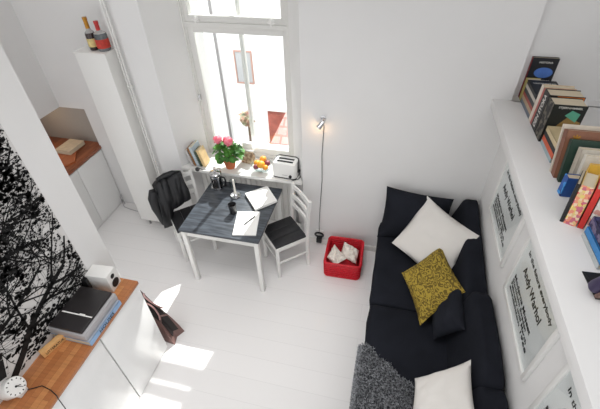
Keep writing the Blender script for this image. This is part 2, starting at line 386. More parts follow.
bq = book('thick_book', 'thick pale book lying over the cutting board in the niche', .045, .25, .20, cm((222, 204, 176)),
     Matrix.Translation((-3.63, 3.165, .9035)) @ Matrix.Rotation(-.02, 4, 'Z') @ basis((0, 0, 0), (1, 0, 0), (0, 0, 1)), cat='book')
# small cable in the recess corner
tag(B().tube([(-3.24, 3.17, .0), (-3.245, 3.17, .1), (-3.235, 3.165, .17), (-3.25, 3.15, .12), (-3.2, 3.1, .012), (-3.1, 3.08, .006), (-2.9, 3.05, .006)], .005).obj('loose_cable', GREYPL),
    'thin grey cable in the floor corner beside the boxed column', 'cable')

# heating pipes beside the column
for i, (x, lab) in enumerate(((-2.435, 'left of the two thin white pipes climbing the wall beside the boxed column'), (-2.408, 'right of the two thin white pipes climbing the wall beside the boxed column'))):
    t = thing('heating_pipe', lab, 'pipe', (x, 2.985, 0), group='white heating pipes')
    B().tube([(0, 0, 0), (0, 0, TOP)], .0085, 10).obj('pipe_run', GLOSSW, t)
    for z in (.4, 1.75): B().lathe([(.009, 0), (.013, 0), (.013, .02), (.009, .02)], (0, 0, z)).box(-.004, .004, 0, .034, z + .004, z + .016).obj('wall_clip', GLOSSW, t)

# bottles on the column
def bottle(label, x, y, liquid, labm, capm, R, hb, hs, hn, hl, tilt=0.):
    t = thing('spirit_bottle', label, 'bottle', (x, y, 2.0975), tilt, 'bottles on the boxed column')
    B().lathe([(.001, 0), (R * .93, 0), (R, .006), (R, hb * .9), (R * .92, hb), (.001, hb)]).obj('bottle_body', liquid, t)
    B().lathe([(R * .92, hb), (R * .55, hb + (hs - hb) * .45), (.017, hs), (.001, hs)], cap0=False).obj('clear_shoulder', NECKG, t)
    B().lathe([(R + .0005, hl[0]), (R + .0015, hl[0] + .002), (R + .0015, hl[1] - .002), (R + .0005, hl[1])], cap0=False, cap1=False).obj('paper_label', labm, t)
    B().lathe([(.018, hs - .002), (.0175, hn - .025), (.0195, hn - .023), (.0195, hn), (.001, hn)]).obj('neck_foil', capm, t)
NECKG = M('clear_neck_glass', (190, 190, 188), .12, nz=(9, .15), coat=.5)
bottle('dark brown bottle with cream label and gold neck on the column top', -2.635, 2.965, DARKBT, CREAML, GOLDF, .043, .145, .18, .268, (.03, .10))
bottle('squat bottle with red label and red neck on the column top', -2.535, 2.965, CLEARBT, REDL, REDF, .056, .145, .168, .24, (.025, .10))

# ------------------------------------------------------------------ mural and sideboard
mu = thing('tree_mural', 'black and white tree mural covering the left wall above the sideboard', 'mural', (-1.95, .5, .95))
B().box(0, .002, -1.1, .85, 0, 2.2).obj('mural_sheet', MURALW, mu, smooth=0)
tr = B(); rt = random.Random(11)
YM = .845
def inside(p): return -1.05 < p[0] < YM and 0.0 < p[1] < 2.18
def seg2(b, p, q, w0, w1, x):
    if not (inside(p) and inside(q)): return
    d = Vector((q[0] - p[0], q[1] - p[1])); 
    if d.length < 1e-5: return
    nrm = Vector((-d.y, d.x)).normalized()
    def c(v, s_): return (x, min(YM, max(-1.05, v[0] + nrm.x * s_)), max(0.001, v[1] + nrm.y * s_))
    b.poly([c(p, w0), c(p, -w0), c(q, -w1), c(q, w1)])
leafpts = []
def branch(p, ang, L, w, depth):
    n = 6; 
    for i in range(n):
        ang += rt.gauss(0, .16); q = (p[0] + math.cos(ang) * L / n, p[1] + math.sin(ang) * L / n)
        w1 = w * (.9 if depth > 0 else .8)
        seg2(tr, p, q, w, w1, .0035)
        p, w = q, w1
        if depth > 0 and i > 0:
            for _ in range(2 if rt.random() < .55 else 1):
                branch(p, ang + rt.choice((-1, 1)) * rt.uniform(.4, 1.0), L * rt.uniform(.45, .72), w * rt.uniform(.4, .62), depth - 1)
        if depth <= 1: leafpts.append((p, depth))
branch((-.02, .0), 1.75, .9, .075, 4)
branch((.06, .12), .95, .75, .03, 3)
branch((.10, .05), .55, .85, .026, 3)
branch((.0, .45), .7, .95, .028, 3)
branch((-.05, .7), .75, .9, .028, 3)
branch((-.6, 0.), 1.4, .9, .05, 3)
# leaf clumps: ragged blots whose density follows a coarse noise, thinning out low down on the right
def blot(y, z, s_):
    k = rt.randint(4, 6); a0 = rt.random() * 6
    b = []
    for i in range(k):
        a = a0 + 2 * PI * i / k; rr = s_ * rt.uniform(.45, 1.2)
        b.append((.0042, min(YM, y + rr * math.cos(a) * 1.25), max(.002, z + rr * math.sin(a))))
    tr.poly(b)
cnt = 0
for _ in range(26000):
    y = rt.uniform(-.55, YM); z = rt.uniform(.05, 1.75)
    d = mnoise.noise(Vector((y * 3.2, z * 3.2, 1.7))) * .55 + mnoise.noise(Vector((y * 9, z * 9, 4.2))) * .5 + .13
    d += .22 * (z - .35) - .03 * max(0, y - .3)
    if y > .74: d -= (y - .74) * .7
    if y > .74 and z < .16: d += .8
    if rt.random() < max(0, d) * 1.5:
        blot(y, z, rt.uniform(.003, .0105) * (2.0 if rt.random() < .25 else 1.1)); cnt += 1
for (p, dd) in leafpts:
    if inside(p) and rt.random() < .5: blot(p[0] + rt.gauss(0, .01), p[1] + rt.gauss(0, .01), rt.uniform(.003, .01))
tr.obj('tree_print', INK, mu, smooth=0, recalc=False)

FX = -1.667
for y0, y1, lab in ((.983, 1.435, 'white sideboard cabinet at the end by the brown bag'), (.52, .974, 'white sideboard cabinet nearest the camera under the clock and cable')):
    t = thing('sideboard_cabinet', lab, 'cabinet', (-1.8, (y0 + y1) / 2, 0), group='sideboard cabinets')
    h = (y1 - y0) / 2
    B().box(-.148, .113, -h, h, .0, .925).obj('carcass', CABW, t, smooth=0)
    B().box(.113, .133, -h + .001, h - .001, .012, .918, .0015).obj('door', CABW, t, smooth=30)
tag(B().box(-1.948, -1.655, -.3, 1.44, .927, .957, .002).obj('sideboard_worktop', WOOD, smooth=30), 'oiled wooden worktop on the white sideboard under the mural', 'worktop')
t = thing('sideboard_cabinet', 'white sideboard cabinet mostly cut off by the lower left corner', 'cabinet', (-1.8, .29, 0), group='sideboard cabinets')
B().box(-.148, .113, -.228, .228, 0, .925).obj('carcass', CABW, t, smooth=0); B().box(.113, .133, -.227, .227, .012, .918, .0015).obj('door', CABW, t, smooth=30)

ZS = .958
tag(B().prism([(-1.945, 1.262), (-1.905, 1.262), (-1.915, 1.29), (-1.945, 1.296)], ZS, ZS + .15).obj('black_wedge', BLACKPL, smooth=0), 'narrow black wedge between the white speaker and the mural', 'case')  # plain black wedge filling the gap by speaker and mural
sp = thing('loudspeaker', 'small white speaker with two black drivers at the sideboard end', 'speaker', (-1.845, 1.355, ZS), .08)
B().box(-.095, .075, -.055, .055, 0, .165, .006).obj('speaker_cabinet', GLOSSW, sp, smooth=30)
rx = Matrix.Rotation(PI / 2, 4, 'Y')
B().lathe([(.001, 0), (.034, 0), (.036, .004), (.028, .004), (.012, -.006 + .008), (.001, .006)], mat=Matrix.Translation((.075, 0, .055)) @ rx, seg=20).obj('woofer', BLACKSL, sp)
B().lathe([(.001, 0), (.018, 0), (.019, .003), (.008, .003), (.001, .005)], mat=Matrix.Translation((.075, 0, .122)) @ rx, seg=16).obj('tweeter', BLACKSL, sp)

bk = book('large_book', 'large flat book with pale blue spine lying under the black record player', .042, .33, .29, cm((170, 180, 196)),
          Matrix.Translation((-1.662, .90, ZS)) @ Matrix.Rotation(PI, 4, 'Z') @ Matrix.Rotation(-PI / 2, 4, 'X') @ Matrix.Rotation(PI, 4, 'X'), spine=cm((150, 184, 224)))
bk.matrix_world = Matrix.Translation((-1.655, .905, ZS)) @ basis((0, 0, 0), (-1, 0, 0), (0, 0, 1))
tx = text('spine_title', 'HOUSES', .04, INK, basis((-.0025, .004, .09), (0, 0, 1), (0, 1, 0)) , bk, width=.15)
rp = thing('record_player', 'silver grey record player with dark lid on the blue-spined book', 'record player', (-1.815, 1.075, ZS + .0425), .0)
B().box(-.13, .145, -.168, .17, 0, .062, .008).obj('player_body', GREYPL, rp, smooth=30)
B().box(-.118, .128, -.158, .16, .062, .085, .006).obj('lid', LIDB, rp, smooth=30)
B().box(-.1, .128, -.052, -.044, .0855, .0875).box(.03, .07, -.05, -.038, .0855, .088).obj('silver_stripe', PAPER, rp, smooth=0)

sg = thing('wooden_sign', 'small pale wooden block with dark lettering on the sideboard', 'sign', (-1.885, .845, ZS), .0)
ang = math.atan2(.145, .045)
sgm = Matrix.Rotation(ang, 4, 'Z')
B().box(-.078, .078, -.016, .018, 0, .055, .002, mat=sgm).obj('wood_block', LIGHTWOOD, sg, smooth=30)
text('lettering', 'LITTERATUR', .028, INK, sgm @ basis((-.06, -.0168, .016), (1, 0, 0), (0, 0, 1)), sg, width=.12)

ck = thing('alarm_clock', 'round white clock with black ticks at the lower left corner', 'clock', (-1.875, .555, ZS))
fm = basis((.012, .0, .085), (-.18, .98, 0), (-.55, -.1, .83))
B().lathe([(.001, -.09), (.05, -.09), (.058, -.08), (.058, -.004), (.055, .0), (.001, .0)], mat=fm, seg=32).obj('clock_case', GLOSSW, ck)
B().lathe([(.001, .0), (.052, .0), (.052, .001), (.001, .0012)], mat=fm, seg=32).obj('dial', PAPER, ck)
tk = B()
for k in range(12):
    a = 2 * PI * k / 12; tk.box(-.0028, .0028, .041, .049, .0012, .0022, mat=fm @ Matrix.Rotation(a, 4, 'Z'))
tk.obj('hour_ticks', BLACKPL, ck, smooth=0)
B().box(-.002, .002, -.006, .026, .002, .003, mat=fm @ Matrix.Rotation(-2.3, 4, 'Z')).obj('hour_hand', BLACKPL, ck, smooth=0)
B().box(-.0014, .0014, -.006, .038, .003, .004, mat=fm @ Matrix.Rotation(-2.75, 4, 'Z')).obj('minute_hand', BLACKPL, ck, smooth=0)
B().lathe([(.001, 0), (.006, 0), (.006, .005), (.001, .005)], mat=fm).obj('hub', BLACKPL, ck)
B().box(-.07, .03, -.03, .03, 0, .035, .008).obj('stand', GLOSSW, ck, smooth=30)
B().tube([(.03, .02, .008), (.095, .06, .005), (.165, .05, .005), (.222, .03, .005), (.236, .02, -.004), (.2365, .01, -.12)], .0028, 6).obj('power_cord', BLACKPL, ck)

# bag standing at the end of the sideboard
bag = thing('shopping_bag', 'mauve bag with looped handles and dark inside standing on the floor by the sideboard end', 'bag', (-1.605, 1.545, 0), math.radians(-8))
def bl(t, w, dz=0., inset=0.):   # outline at height fraction t: front gusset, sides, back
    L_ = []
    for x, yk in ((0, -1), (-.03, 0), (0, 1), (-.14, 1.06), (-.30, 1), (-.30, -1), (-.14, -1.06)):
        top = .27 + (-x) * .95
        k = 1 if x > -.29 else 1
        L_.append(((x - .10 * t * (1 if x > -.2 else .3)) + (inset if x > -.1 else -inset), yk * (w - inset), top * t + dz))
    return L_
B().loft([bl(0, .075, .002), bl(.35, .072), bl(.7, .062), bl(1, .05)], True, False).loft([bl(.999, .046, 0, .003), bl(.3, .06, 0, .004)], False, True).obj('bag_body', MAUVE, bag, smooth=25)
B().loft([bl(.94, .046, 0, .004), bl(.30, .05, 0, .01)], True, True).obj('lining', DARKBR, bag, smooth=0)
for yy, x0 in ((-.047, -.165), (.05, -.20)):
    pts = []
    for k in range(15):
        a = PI * k / 14; xx = x0 + .075 * math.cos(a); pts.append((xx, yy * (1 - .75 * math.sin(a)), .27 - xx * .86 - .03 + .055 * math.sin(a)))
    B().tube(pts, .0065, 7).obj('handle', PINKST, bag)
B().loft([[(-.33, -.03, .50), (-.33, .02, .50), (-.345, .02, .50), (-.345, -.03, .50)], [(-.345, -.01, .585), (-.345, .02, .585), (-.355, .02, .585), (-.355, -.01, .585)]]).obj('top_tab', MAUVE, bag, smooth=0)

# ------------------------------------------------------------------ dining table and chairs
TX, TY = -1.375, 2.598
tb = thing('dining_table', 'black topped table with white legs under the window', 'table', (TX, TY, 0))
top = B()
top.box(-.395, .395, -.4, .4, .722, .745, .003)
top.obj('tabletop', BLACKT, tb, smooth=30)
ap = B()
for s_ in (-1, 1):
    ap.box(-.36, .36, s_ * .365 - .01, s_ * .365 + .01, .65, .721, .002); ap.box(s_ * .36 - .01, s_ * .36 + .01, -.36, .36, .65, .721, .002)
ap.obj('apron', GLOSSW, tb, smooth=30)
for sx in (-1, 1):
    for sy in (-1, 1): B().box(sx * .362 - .022, sx * .362 + .022, sy * .367 - .022, sy * .367 + .022, 0, .7215, .003).obj('leg', GLOSSW, tb, smooth=30)

def make_chair(label, loc, rz):
    t = thing('dining_chair', label, 'chair', loc, rz, 'white dining chairs with black seats')
    b = B()
    for k in range(3): b.box(-.175 + k * .1175, -.175 + k * .1175 + .1155, -.18, .165, .435, .455, .003)
    b.obj('seat', BLACKS, t, smooth=30)
    b = B()
    for s_ in (-1, 1): b.box(s_ * .172 - .009, s_ * .172 + .009, -.175, .175, .385, .4345, .002)
    b.box(-.172, .172, -.182, -.164, .385, .4345, .002); b.box(-.172, .172, .158, .176, .385, .4345, .002)
    b.obj('seat_frame', GLOSSW, t, smooth=30)
    for s_ in (-1, 1):
        B().box(s_ * .17 - .016, s_ * .17 + .016, -.186, -.154, 0, .434, .003).obj('front_leg', GLOSSW, t, smooth=30)
        x = s_ * .17
        B().loft([[(x - .015, y0, z), (x + .015, y0, z), (x + .015, y0 + .03, z), (x - .015, y0 + .03, z)] for y0, z in ((.165, 0), (.158, .44), (.172, .7), (.195, .88))]).obj('back_post', GLOSSW, t, smooth=20)
        B().box(x - .007, x + .007, -.16, .165, .2, .222, .002).obj('side_stretcher', GLOSSW, t, smooth=30)
    for z, y in ((.845, .205), (.735, .193), (.625, .185)):
        b = B(); b.loft([[(x, y - .009 + .012 * (1 - (x / .17) ** 2), z - .022), (x, y + .009 + .012 * (1 - (x / .17) ** 2), z - .022), (x, y + .012 + .012 * (1 - (x / .17) ** 2), z + .022), (x, y - .006 + .012 * (1 - (x / .17) ** 2), z + .022)] for x in [-.16 + .04 * k for k in range(9)]])
        b.obj('back_slat', GLOSSW, t, smooth=30)
    B().box(-.16, .16, -.178, -.162, .25, .275, .002).obj('front_stretcher', GLOSSW, t, smooth=30)
    return t
ch = make_chair('white chair with black seat standing empty at the right of the table', (-.885, 2.675, 0), math.radians(-47.8))
ch2 = dup(ch, (-1.965, 2.675, 0), math.radians(43), 'white chair at the left of the table with a black jacket on its back')

# jacket over the left chair's back
P0 = Vector((-2.045, 2.865)); P1 = Vector((-2.265, 2.655)); ed = (P1 - P0); nrm = Vector((.68, -.73))
def jacket():
    b = B(); NS, NT = 26, 34
    rows = []
    for i in range(NS + 1):
        s_ = i / NS; base = P0 + ed * s_
        if s_ < .5: zb = .60 - .06 * s_ * 2
        elif s_ < .68: zb = .54 - .0 * (s_ - .5)
        else: zb = .36
        if s_ > .6: zb = .54 + (.33 - .54) * min(1, (s_ - .6) / .14)
        zt = .895 + .012 * math.sin(s_ * 9) - .10 * max(0, s_ - .62) ** 1.2 * 2.2
        zback = .5
        row = []
        for j in range(NT + 1):
            t_ = j / NT
            # parametrise: back hem -> over the top -> front hem
            if t_ < .3:
                k = t_ / .3; z = zback + (zt - .03 - zback) * k; off = -.055 - .01 * math.sin(s_ * 11)
            elif t_ < .45:
                k = (t_ - .3) / .15; a = PI * (1 - k); z = zt - .03 + .03 * math.sin(a); off = .0 + .055 * math.cos(a)
            else:
                k = (t_ - .45) / .55; z = zt - .03 + (zb - zt + .03) * k; off = .055 + .05 * math.sin(k * PI) * (.6 + .6 * s_) + .03 * k
            f_ = mnoise.noise(Vector((s_ * 7, t_ * 2.2, 3))) * .03 + mnoise.noise(Vector((s_ * 16, t_ * 5, 8))) * .012
            sl_ = .05 * (k if t_ >= .45 else 0) * (s_ - .3)
            p = base + nrm * (off + f_) + ed.normalized() * sl_
            row.append(b.bm.verts.new((p.x, p.y, z + .5 * f_)))
        rows.append(row)
    for i in range(NS):
        for j in range(NT): b.bm.faces.new((rows[i][j], rows[i + 1][j], rows[i + 1][j + 1], rows[i][j + 1]))
    return b
jk = thing('jacket', 'black leather jacket draped over the back of the left chair', 'jacket', (0, 0, 0))
jo = jacket().obj('jacket_body', LEATHER, jk, smooth=80)
md = jo.modifiers.new('thick', 'SOLIDIFY'); md.thickness = .012; md.offset = 1
sv = B(); sv.tube([(-2.255, 2.625, .80), (-2.265, 2.60, .72), (-2.255, 2.595, .60), (-2.245, 2.60, .50), (-2.235, 2.61, .42), (-2.23, 2.615, .37)], [.045, .055, .055, .052, .05, .048], 12)
for v in sv.bm.verts: v.co += Vector((1, .5, 0)) * mnoise.noise(v.co * 14) * .015
sv.obj('sleeve', LEATHER, jk, smooth=80)
co_ = B(); co_.tube([(-2.06, 2.86, .90), (-2.11, 2.81, .915), (-2.17, 2.75, .912), (-2.23, 2.69, .895)], [.02, .03, .03, .02], 10)
for v in co_.bm.verts: v.co += Vector((.5, .5, 1)) * mnoise.noise(v.co * 20) * .012
co_.obj('collar', LEATHER, jk, smooth=80)

# ------------------------------------------------------------------ things on the table
ZT = .746
t = thing('french_press', 'chrome french press with coffee at the far left of the table', 'coffee maker', (-1.655, 2.88, ZT), .0); t.scale = (1.2, 1.2, 1.12)
B().lathe([(.001, .004), (.045, .004), (.045, .105), (.001, .105)]).obj('coffee', COFFEE, t)
B().lathe([(.047, .003), (.048, .003), (.048, .16), (.047, .16)], cap0=False, cap1=False).obj('glass_beaker', CLEAR, t)
fr = B(); fr.lathe([(.049, 0), (.054, 0), (.054, .02), (.049, .02)], cap0=False, cap1=False); fr.lathe([(.049, .135), (.052, .135), (.052, .15), (.049, .15)], cap0=False, cap1=False)
for k in range(4):
    a = PI / 4 + k * PI / 2; fr.box(.049, .052, -.006, .006, 0, .15, mat=Matrix.Rotation(a, 4, 'Z'))
fr.obj('metal_frame', CHROME, t)
B().lathe([(.051, .16), (.052, .168), (.04, .182), (.012, .188), (.004, .19), (.004, .215), (.011, .217), (.013, .226), (.008, .234), (.001, .235)]).obj('lid', CHROME, t)
B().tube([(.05, -.01, .14), (.085, -.02, .145), (.095, -.022, .12), (.09, -.02, .05), (.052, -.01, .03)], .007).obj('handle', BLACKPL, t)
t = thing('drinking_glass', 'clear tumbler beside the french press', 'glass', (-1.49, 2.90, ZT))
B().lathe([(.001, 0), (.026, 0), (.036, .1), (.034, .1), (.025, .006), (.001, .006)], seg=12).obj('tumbler', CLEAR, t)
t = thing('candle_holder', 'round metal candle plate with white taper candle on the table', 'candle holder', (-1.42, 2.785, ZT))
B().lathe([(.001, 0), (.04, 0), (.055, .01), (.053, .012), (.038, .004), (.001, .003)]).lathe([(.012, .003), (.013, .003), (.013, .03), (.012, .03)], cap0=False, cap1=False).obj('plate', CHROME, t)
tag(B().lathe([(.001, 0), (.011, 0), (.0095, .2), (.004, .205), (.001, .206)], (-1.42, 2.785, ZT + .004), 14).obj('taper_candle', WAX), 'white taper candle standing in the metal plate', 'candle')
t = thing('mug', 'dark grey handleless mug in the middle of the table', 'mug', (-1.345, 2.53, ZT))
B().lathe([(.001, 0), (.03, 0), (.033, .004), (.041, .11), (.038, .11), (.03, .008), (.001, .008)]).obj('mug_body', MUGM, t)
B().lathe([(.001, .07), (.036, .071), (.001, .0715)], cap0=False, cap1=False).obj('coffee', COFFEE, t)

def flatquad(b, c, z0, z1, bev=.0):
    return b.loft([[(x, y, z0) for x, y in c], [(x, y, z1) for x, y in c]])
def shrink(c, k, d=(0, 0)):
    mx_ = sum(p[0] for p in c) / 4; my = sum(p[1] for p in c) / 4
    return [(mx_ + (x - mx_) * k + d[0], my + (y - my) * k + d[1]) for x, y in c]
c1 = [(-1.325, 2.81), (-1.135, 2.978), (-.965, 2.765), (-1.14, 2.59)]
t = thing('notebook', 'thick white pad with black cover at the far right of the table', 'notebook', (0, 0, 0), group='notebooks on the table')
flatquad(B(), c1, ZT, ZT + .006).obj('cover', BLACKPL, t, smooth=0); flatquad(B(), shrink(c1, .985), ZT + .006, ZT + .03).obj('page_block', PAPER, t, smooth=0)
c2 = [(-1.31, 2.55), (-1.09, 2.59), (-1.025, 2.27), (-1.24, 2.23)]
t = thing('notebook', 'open white pad under a pen at the near edge of the table', 'notebook', (0, 0, 0), group='notebooks on the table')
flatquad(B(), c2, ZT, ZT + .003).obj('cover', GREYPL, t, smooth=0)
flatquad(B(), shrink(c2, .985), ZT + .003, ZT + .012).obj('page_block', PAPER, t, smooth=0)
pa, pb = Vector((-1.185, 2.36, ZT + .018)), Vector((-1.115, 2.505, ZT + .018))
t = thing('pen', 'black pen lying on the near white pad', 'pen', (0, 0, 0))
d = (pb - pa)
B().tube([pa + d * .12, pa + d * .62], .0055, 8).obj('barrel', BLACKPL, t); B().tube([pa, pa + d * .12], [.001, .005], 8).obj('tip', CHROME, t)
B().tube([pa + d * .62, pb], [.0062, .0062], 8).box(-.002, .002, -.002, .002, -.001, .001, mat=Matrix.Translation(pb)).obj('cap', BLACKPL, t)

# ------------------------------------------------------------------ things on the sill
ZW = .861
tz = thing('toaster', 'white toaster with black rim and two slots on the sill', 'toaster', (-.955, 3.10, ZW), math.radians(-4))
def rrect(hx, hy, r, z, n=5):
    o = []
    for cx, cy, a0 in ((hx - r, hy - r, 0), (-hx + r, hy - r, PI / 2), (-hx + r, -hy + r, PI), (hx - r, -hy + r, 1.5 * PI)):
        for k in range(n + 1):
            a = a0 + PI / 2 * k / n; o.append((cx + r * math.cos(a), cy + r * math.sin(a), z))
    return o
B().loft([rrect(.125, .075, .03, .012), rrect(.128, .078, .03, .03), rrect(.128, .078, .03, .15), rrect(.12, .07, .03, .172), rrect(.105, .058, .025, .178)]).obj('shell', GLOSSW, tz)
B().loft([rrect(.126, .076, .03, 0), rrect(.126, .076, .03, .012)]).obj('base', BLACKPL, tz)
for y in (-.025, .025): B().box(-.085, .085, y - .013, y + .013, .1775, .1795).obj('slot', BLACKSL, tz, smooth=0)
pp = [Vector(p) for p in rrect(.118, .068, .03, .176)]
B().tube([(-.118, -.03, .172), (-.118, .05, .18), (-.09, .074, .184), (.09, .074, .184), (.125, .05, .18), (.134, 0, .165), (.134, -.01, .08)], .0055, 8).obj('black_trim', BLACKPL, tz)
B().box(.128, .15, -.02, .02, .06, .08, .003).obj('lever', BLACKPL, tz, smooth=30)
B().lathe([(.001, 0), (.016, 0), (.016, .012), (.001, .014)], mat=Matrix.Translation((.07, -.078, .04)) @ Matrix.Rotation(PI / 2, 4, 'X')).obj('dial', BLACKPL, tz)
B().box(-.02, .04, -.0795, -.077, .043, .048).obj('badge', GREYPL, tz, smooth=0)
B().tube([(.13, .03, .03), (.16, .02, .01), (.15, -.05, .006), (.09, -.1, .006)], .004, 6).obj('cord', BLACKPL, tz)

def geranium(loc):
    t = thing('potted_geranium', 'pink flowering geranium in terracotta pot on the sill', 'plant', loc)
    B().lathe([(.001, 0), (.048, 0), (.064, .085), (.07, .086), (.072, .112), (.064, .112), (.06, .1), (.001, .1)]).obj('pot', TERRA, t)
    B().lathe([(.001, .098), (.061, .1), (.001, .102)], cap0=False, cap1=False).obj('soil', SOIL, t)
    rr = random.Random(5); lv = B(); st = B(); fl = []
    for i in range(95):
        a = rr.uniform(0, 2 * PI); el = rr.uniform(-.15, 1.4); R = rr.uniform(.09, .155)
        p = Vector((R * math.cos(a) * math.cos(el) * 1.15, R * math.sin(a) * math.cos(el) * .8, .14 + R * math.sin(el) * 1.0 + .02))
        if p.y > .14: p.y = .14
        nn = (p - Vector((0, 0, .08))).normalized() + Vector((rr.gauss(0, .35), rr.gauss(0, .35), .4)); nn.normalize()
        u = nn.orthogonal().normalized(); v = nn.cross(u); s_ = rr.uniform(.022, .04); k0 = rr.uniform(0, 6)
        c = lv.bm.verts.new(p - nn * .006); ring = []
        for k in range(10):
            aa = k0 + 2 * PI * k / 10; q = s_ * (1 + .1 * (k % 2))
            if k == 0: q *= .45
            ring.append(lv.bm.verts.new(p + (u * math.cos(aa) + v * math.sin(aa)) * q + nn * .004 * (k % 2)))
        for k in range(10): lv.bm.faces.new((c, ring[k], ring[(k + 1) % 10]))
        if i % 4 == 0: st.tube([(0, 0, .1), p * .6 + Vector((0, 0, .06)), p], .003, 5)
    lv.obj('foliage', LEAF, t, smooth=0, recalc=False); st.obj('stems', STEMG, t)
    for fx, fy, fz, R in ((-.08, -.02, .345, .052), (.04, -.03, .34, .054), (-.03, .05, .31, .035)):
        b = B()
        for i in range(42):
            d_ = Vector((rr.gauss(0, 1), rr.gauss(0, 1), rr.gauss(0, 1))).normalized(); p = Vector((fx, fy, fz)) + d_ * R * rr.uniform(.7, 1)
            u = d_.orthogonal().normalized(); v = d_.cross(u)
            b.poly([p + (u * math.cos(aa) + v * math.sin(aa)) * .012 + d_ * .003 * math.cos(2 * aa) for aa in [2 * PI * k / 6 for k in range(6)]])
        b.sphere((fx, fy, fz), R * .8, sub=2, jit=.2)
        f = b.obj('flower_head', PINKFL, t, smooth=0, recalc=False)
        B().tube([(0, 0, .1), (fx * .5, fy * .5, .2), (fx, fy, fz - R * .6)], .003, 5).obj('flower_stalk', STEMG, t)
geranium((-1.585, 3.11, ZW))

t = thing('gift_bag', 'small patterned brown and white paper bag on the sill', 'paper bag', (-1.425, 3.245, ZW), -.15)
B().loft([[(-.065, -.035, 0), (.065, -.035, 0), (.065, .035, 0), (-.065, .035, 0)], [(-.068, -.03, .08), (.068, -.03, .08), (.068, .03, .08), (-.068, .03, .08)], [(-.07, -.012, .13), (.07, -.016, .135), (.07, .012, .135), (-.07, .012, .13)]]).obj('bag_body', BROWNBAG, t, smooth=0)
B().box(-.07, .07, .0, .012, .12, .15, .003).obj('folded_top', PAPER, t, smooth=30)
tag(B().box(-1.50, -1.39, 3.295, 3.33, ZW, ZW + .2, .004).obj('white_box', PAPER, smooth=30), 'bright white box behind the patterned paper bag at the window', 'box')
bw = thing('fruit_bowl', 'clear glass bowl full of fruit on the sill left of the toaster', 'bowl', (-1.225, 3.12, ZW))
B().lathe([(.001, 0), (.045, 0), (.085, .03), (.118, .075), (.115, .077), (.082, .034), (.043, .005), (.001, .005)], seg=28).obj('bowl_body', CLEAR, bw)
for x, y, z, r_, m_, nm, lab in ((-.0, .045, .115, .036, ORANGE, 'orange', 'orange on top at the back of the fruit bowl'), (.0, -.035, .10, .043, YELLOW, 'peach', 'large yellow orange peach at the front of the fruit bowl'),
        (-.055, .0, .085, .036, YELLOW, 'peach', 'yellow peach at the left of the fruit bowl'), (.055, .012, .09, .033, PLUM, 'plum', 'dusky red plum at the right of the fruit bowl'), (-.05, -.055, .075, .028, PLUM, 'plum', 'dusky red plum at the front left of the fruit bowl'),
        (.05, -.045, .075, .03, ORANGE, 'orange', 'small orange at the front right of the fruit bowl')):
    ft = thing(nm, lab, 'fruit', (-1.225 + x, 3.12 + y, ZW + z - r_), group='fruit in the bowl')
    B().sphere((0, 0, r_), r_, (1, 1, .93), 3, .05, x * 50).obj('flesh', m_, ft, smooth=80)
    B().tube([(0, 0, 1.9 * r_), (.002, 0, 2.0 * r_)], .002, 5).obj('stalk', SOIL, ft)
for (x, th, hh, dp, cv, tilt, lab) in ((-2.015, .03, .19, .13, (196, 192, 190), -.22, 'grey white book leftmost on the window sill'), (-1.975, .02, .22, .15, (150, 104, 60), -.22, 'brown spined book second from the left on the window sill'),
        (-1.95, .035, .23, .16, (188, 200, 208), -.22, 'pale blue grey book in the middle of the sill books'), (-1.905, .02, .19, .13, (70, 84, 66), -.23, 'dark green book leaning among the sill books'),
        (-1.875, .03, .2, .12, (226, 196, 146), -.24, 'cream spined book leaning nearest the geranium')):
    mx = Matrix.Translation((x, 3.045, ZW + .006 + 0 * th)) @ Matrix.Rotation(tilt, 4, 'Y') @ basis((0, 0, 0), (0, 1, 0), (-1, 0, 0))
    book('sill_book', lab, th, hh, dp, cm(cv), mx @ Matrix.Translation((0, -th, 0)), group='books on the window sill')
t = thing('clip_lamp', 'small black round clip lamp on the sill edge below the books', 'lamp', (-1.90, 2.995, ZW))
B().lathe([(.001, 0), (.018, .002), (.024, .02), (.02, .032), (.001, .036)], mat=Matrix.Translation((0, -.02, .02)) @ Matrix.Rotation(1.0, 4, 'X')).obj('lamp_head', BLACKPL, t)
B().tube([(0, 0, .02), (.03, .01, .0), (.07, .02, .004)], .003, 6).obj('arm', BLACKPL, t)

# ------------------------------------------------------------------ wall spot, cord, adapter, basket
t = thing('wall_spotlight', 'small chrome spotlight with warm glow on the white wall right of the window', 'lamp', (-.56, Yw, 1.6))
B().lathe([(.001, 0), (.022, 0), (.022, .012), (.001, .014)], mat=Matrix.Translation((0, 0, 0)) @ Matrix.Rotation(PI / 2, 4, 'X')).tube([(0, -.012, 0), (0, -.05, -.005), (-.01, -.06, -.04)], .006).obj('wall_mount', CHROME, t)
hm = Matrix.Translation((-.012, -.062, -.05)) @ Matrix.Rotation(.7, 4, 'Y') @ Matrix.Rotation(-.4, 4, 'X')
B().lathe([(.001, .045), (.014, .042), (.02, .02), (.027, -.03), (.025, -.03), (.018, .018), (.001, .03)], mat=hm).obj('lamp_shade', CHROME, t)
B().lathe([(.001, -.012), (.014, -.01), (.016, .0), (.001, .012)], mat=hm).obj('bulb', WARMB, t)
tag(B().tube([(-.555, 3.012, 1.585), (-.55, 3.012, 1.5), (-.565, 3.012, 1.2), (-.56, 3.012, .9), (-.575, 3.012, .6), (-.585, 3.012, .3), (-.58, 3.0, .19)], .003, 6).obj('lamp_cord', BLACKPL), 'black cord hanging down the wall from the chrome spotlight', 'cord')
t = thing('power_adapter', 'black plug adapter with cable loop low on the wall beside the red basket', 'plug', (-.575, 3.0, .12))
B().box(-.03, .03, -.055, .004, -.055, .01, .006).obj('adapter_body', BLACKPL, t, smooth=30)
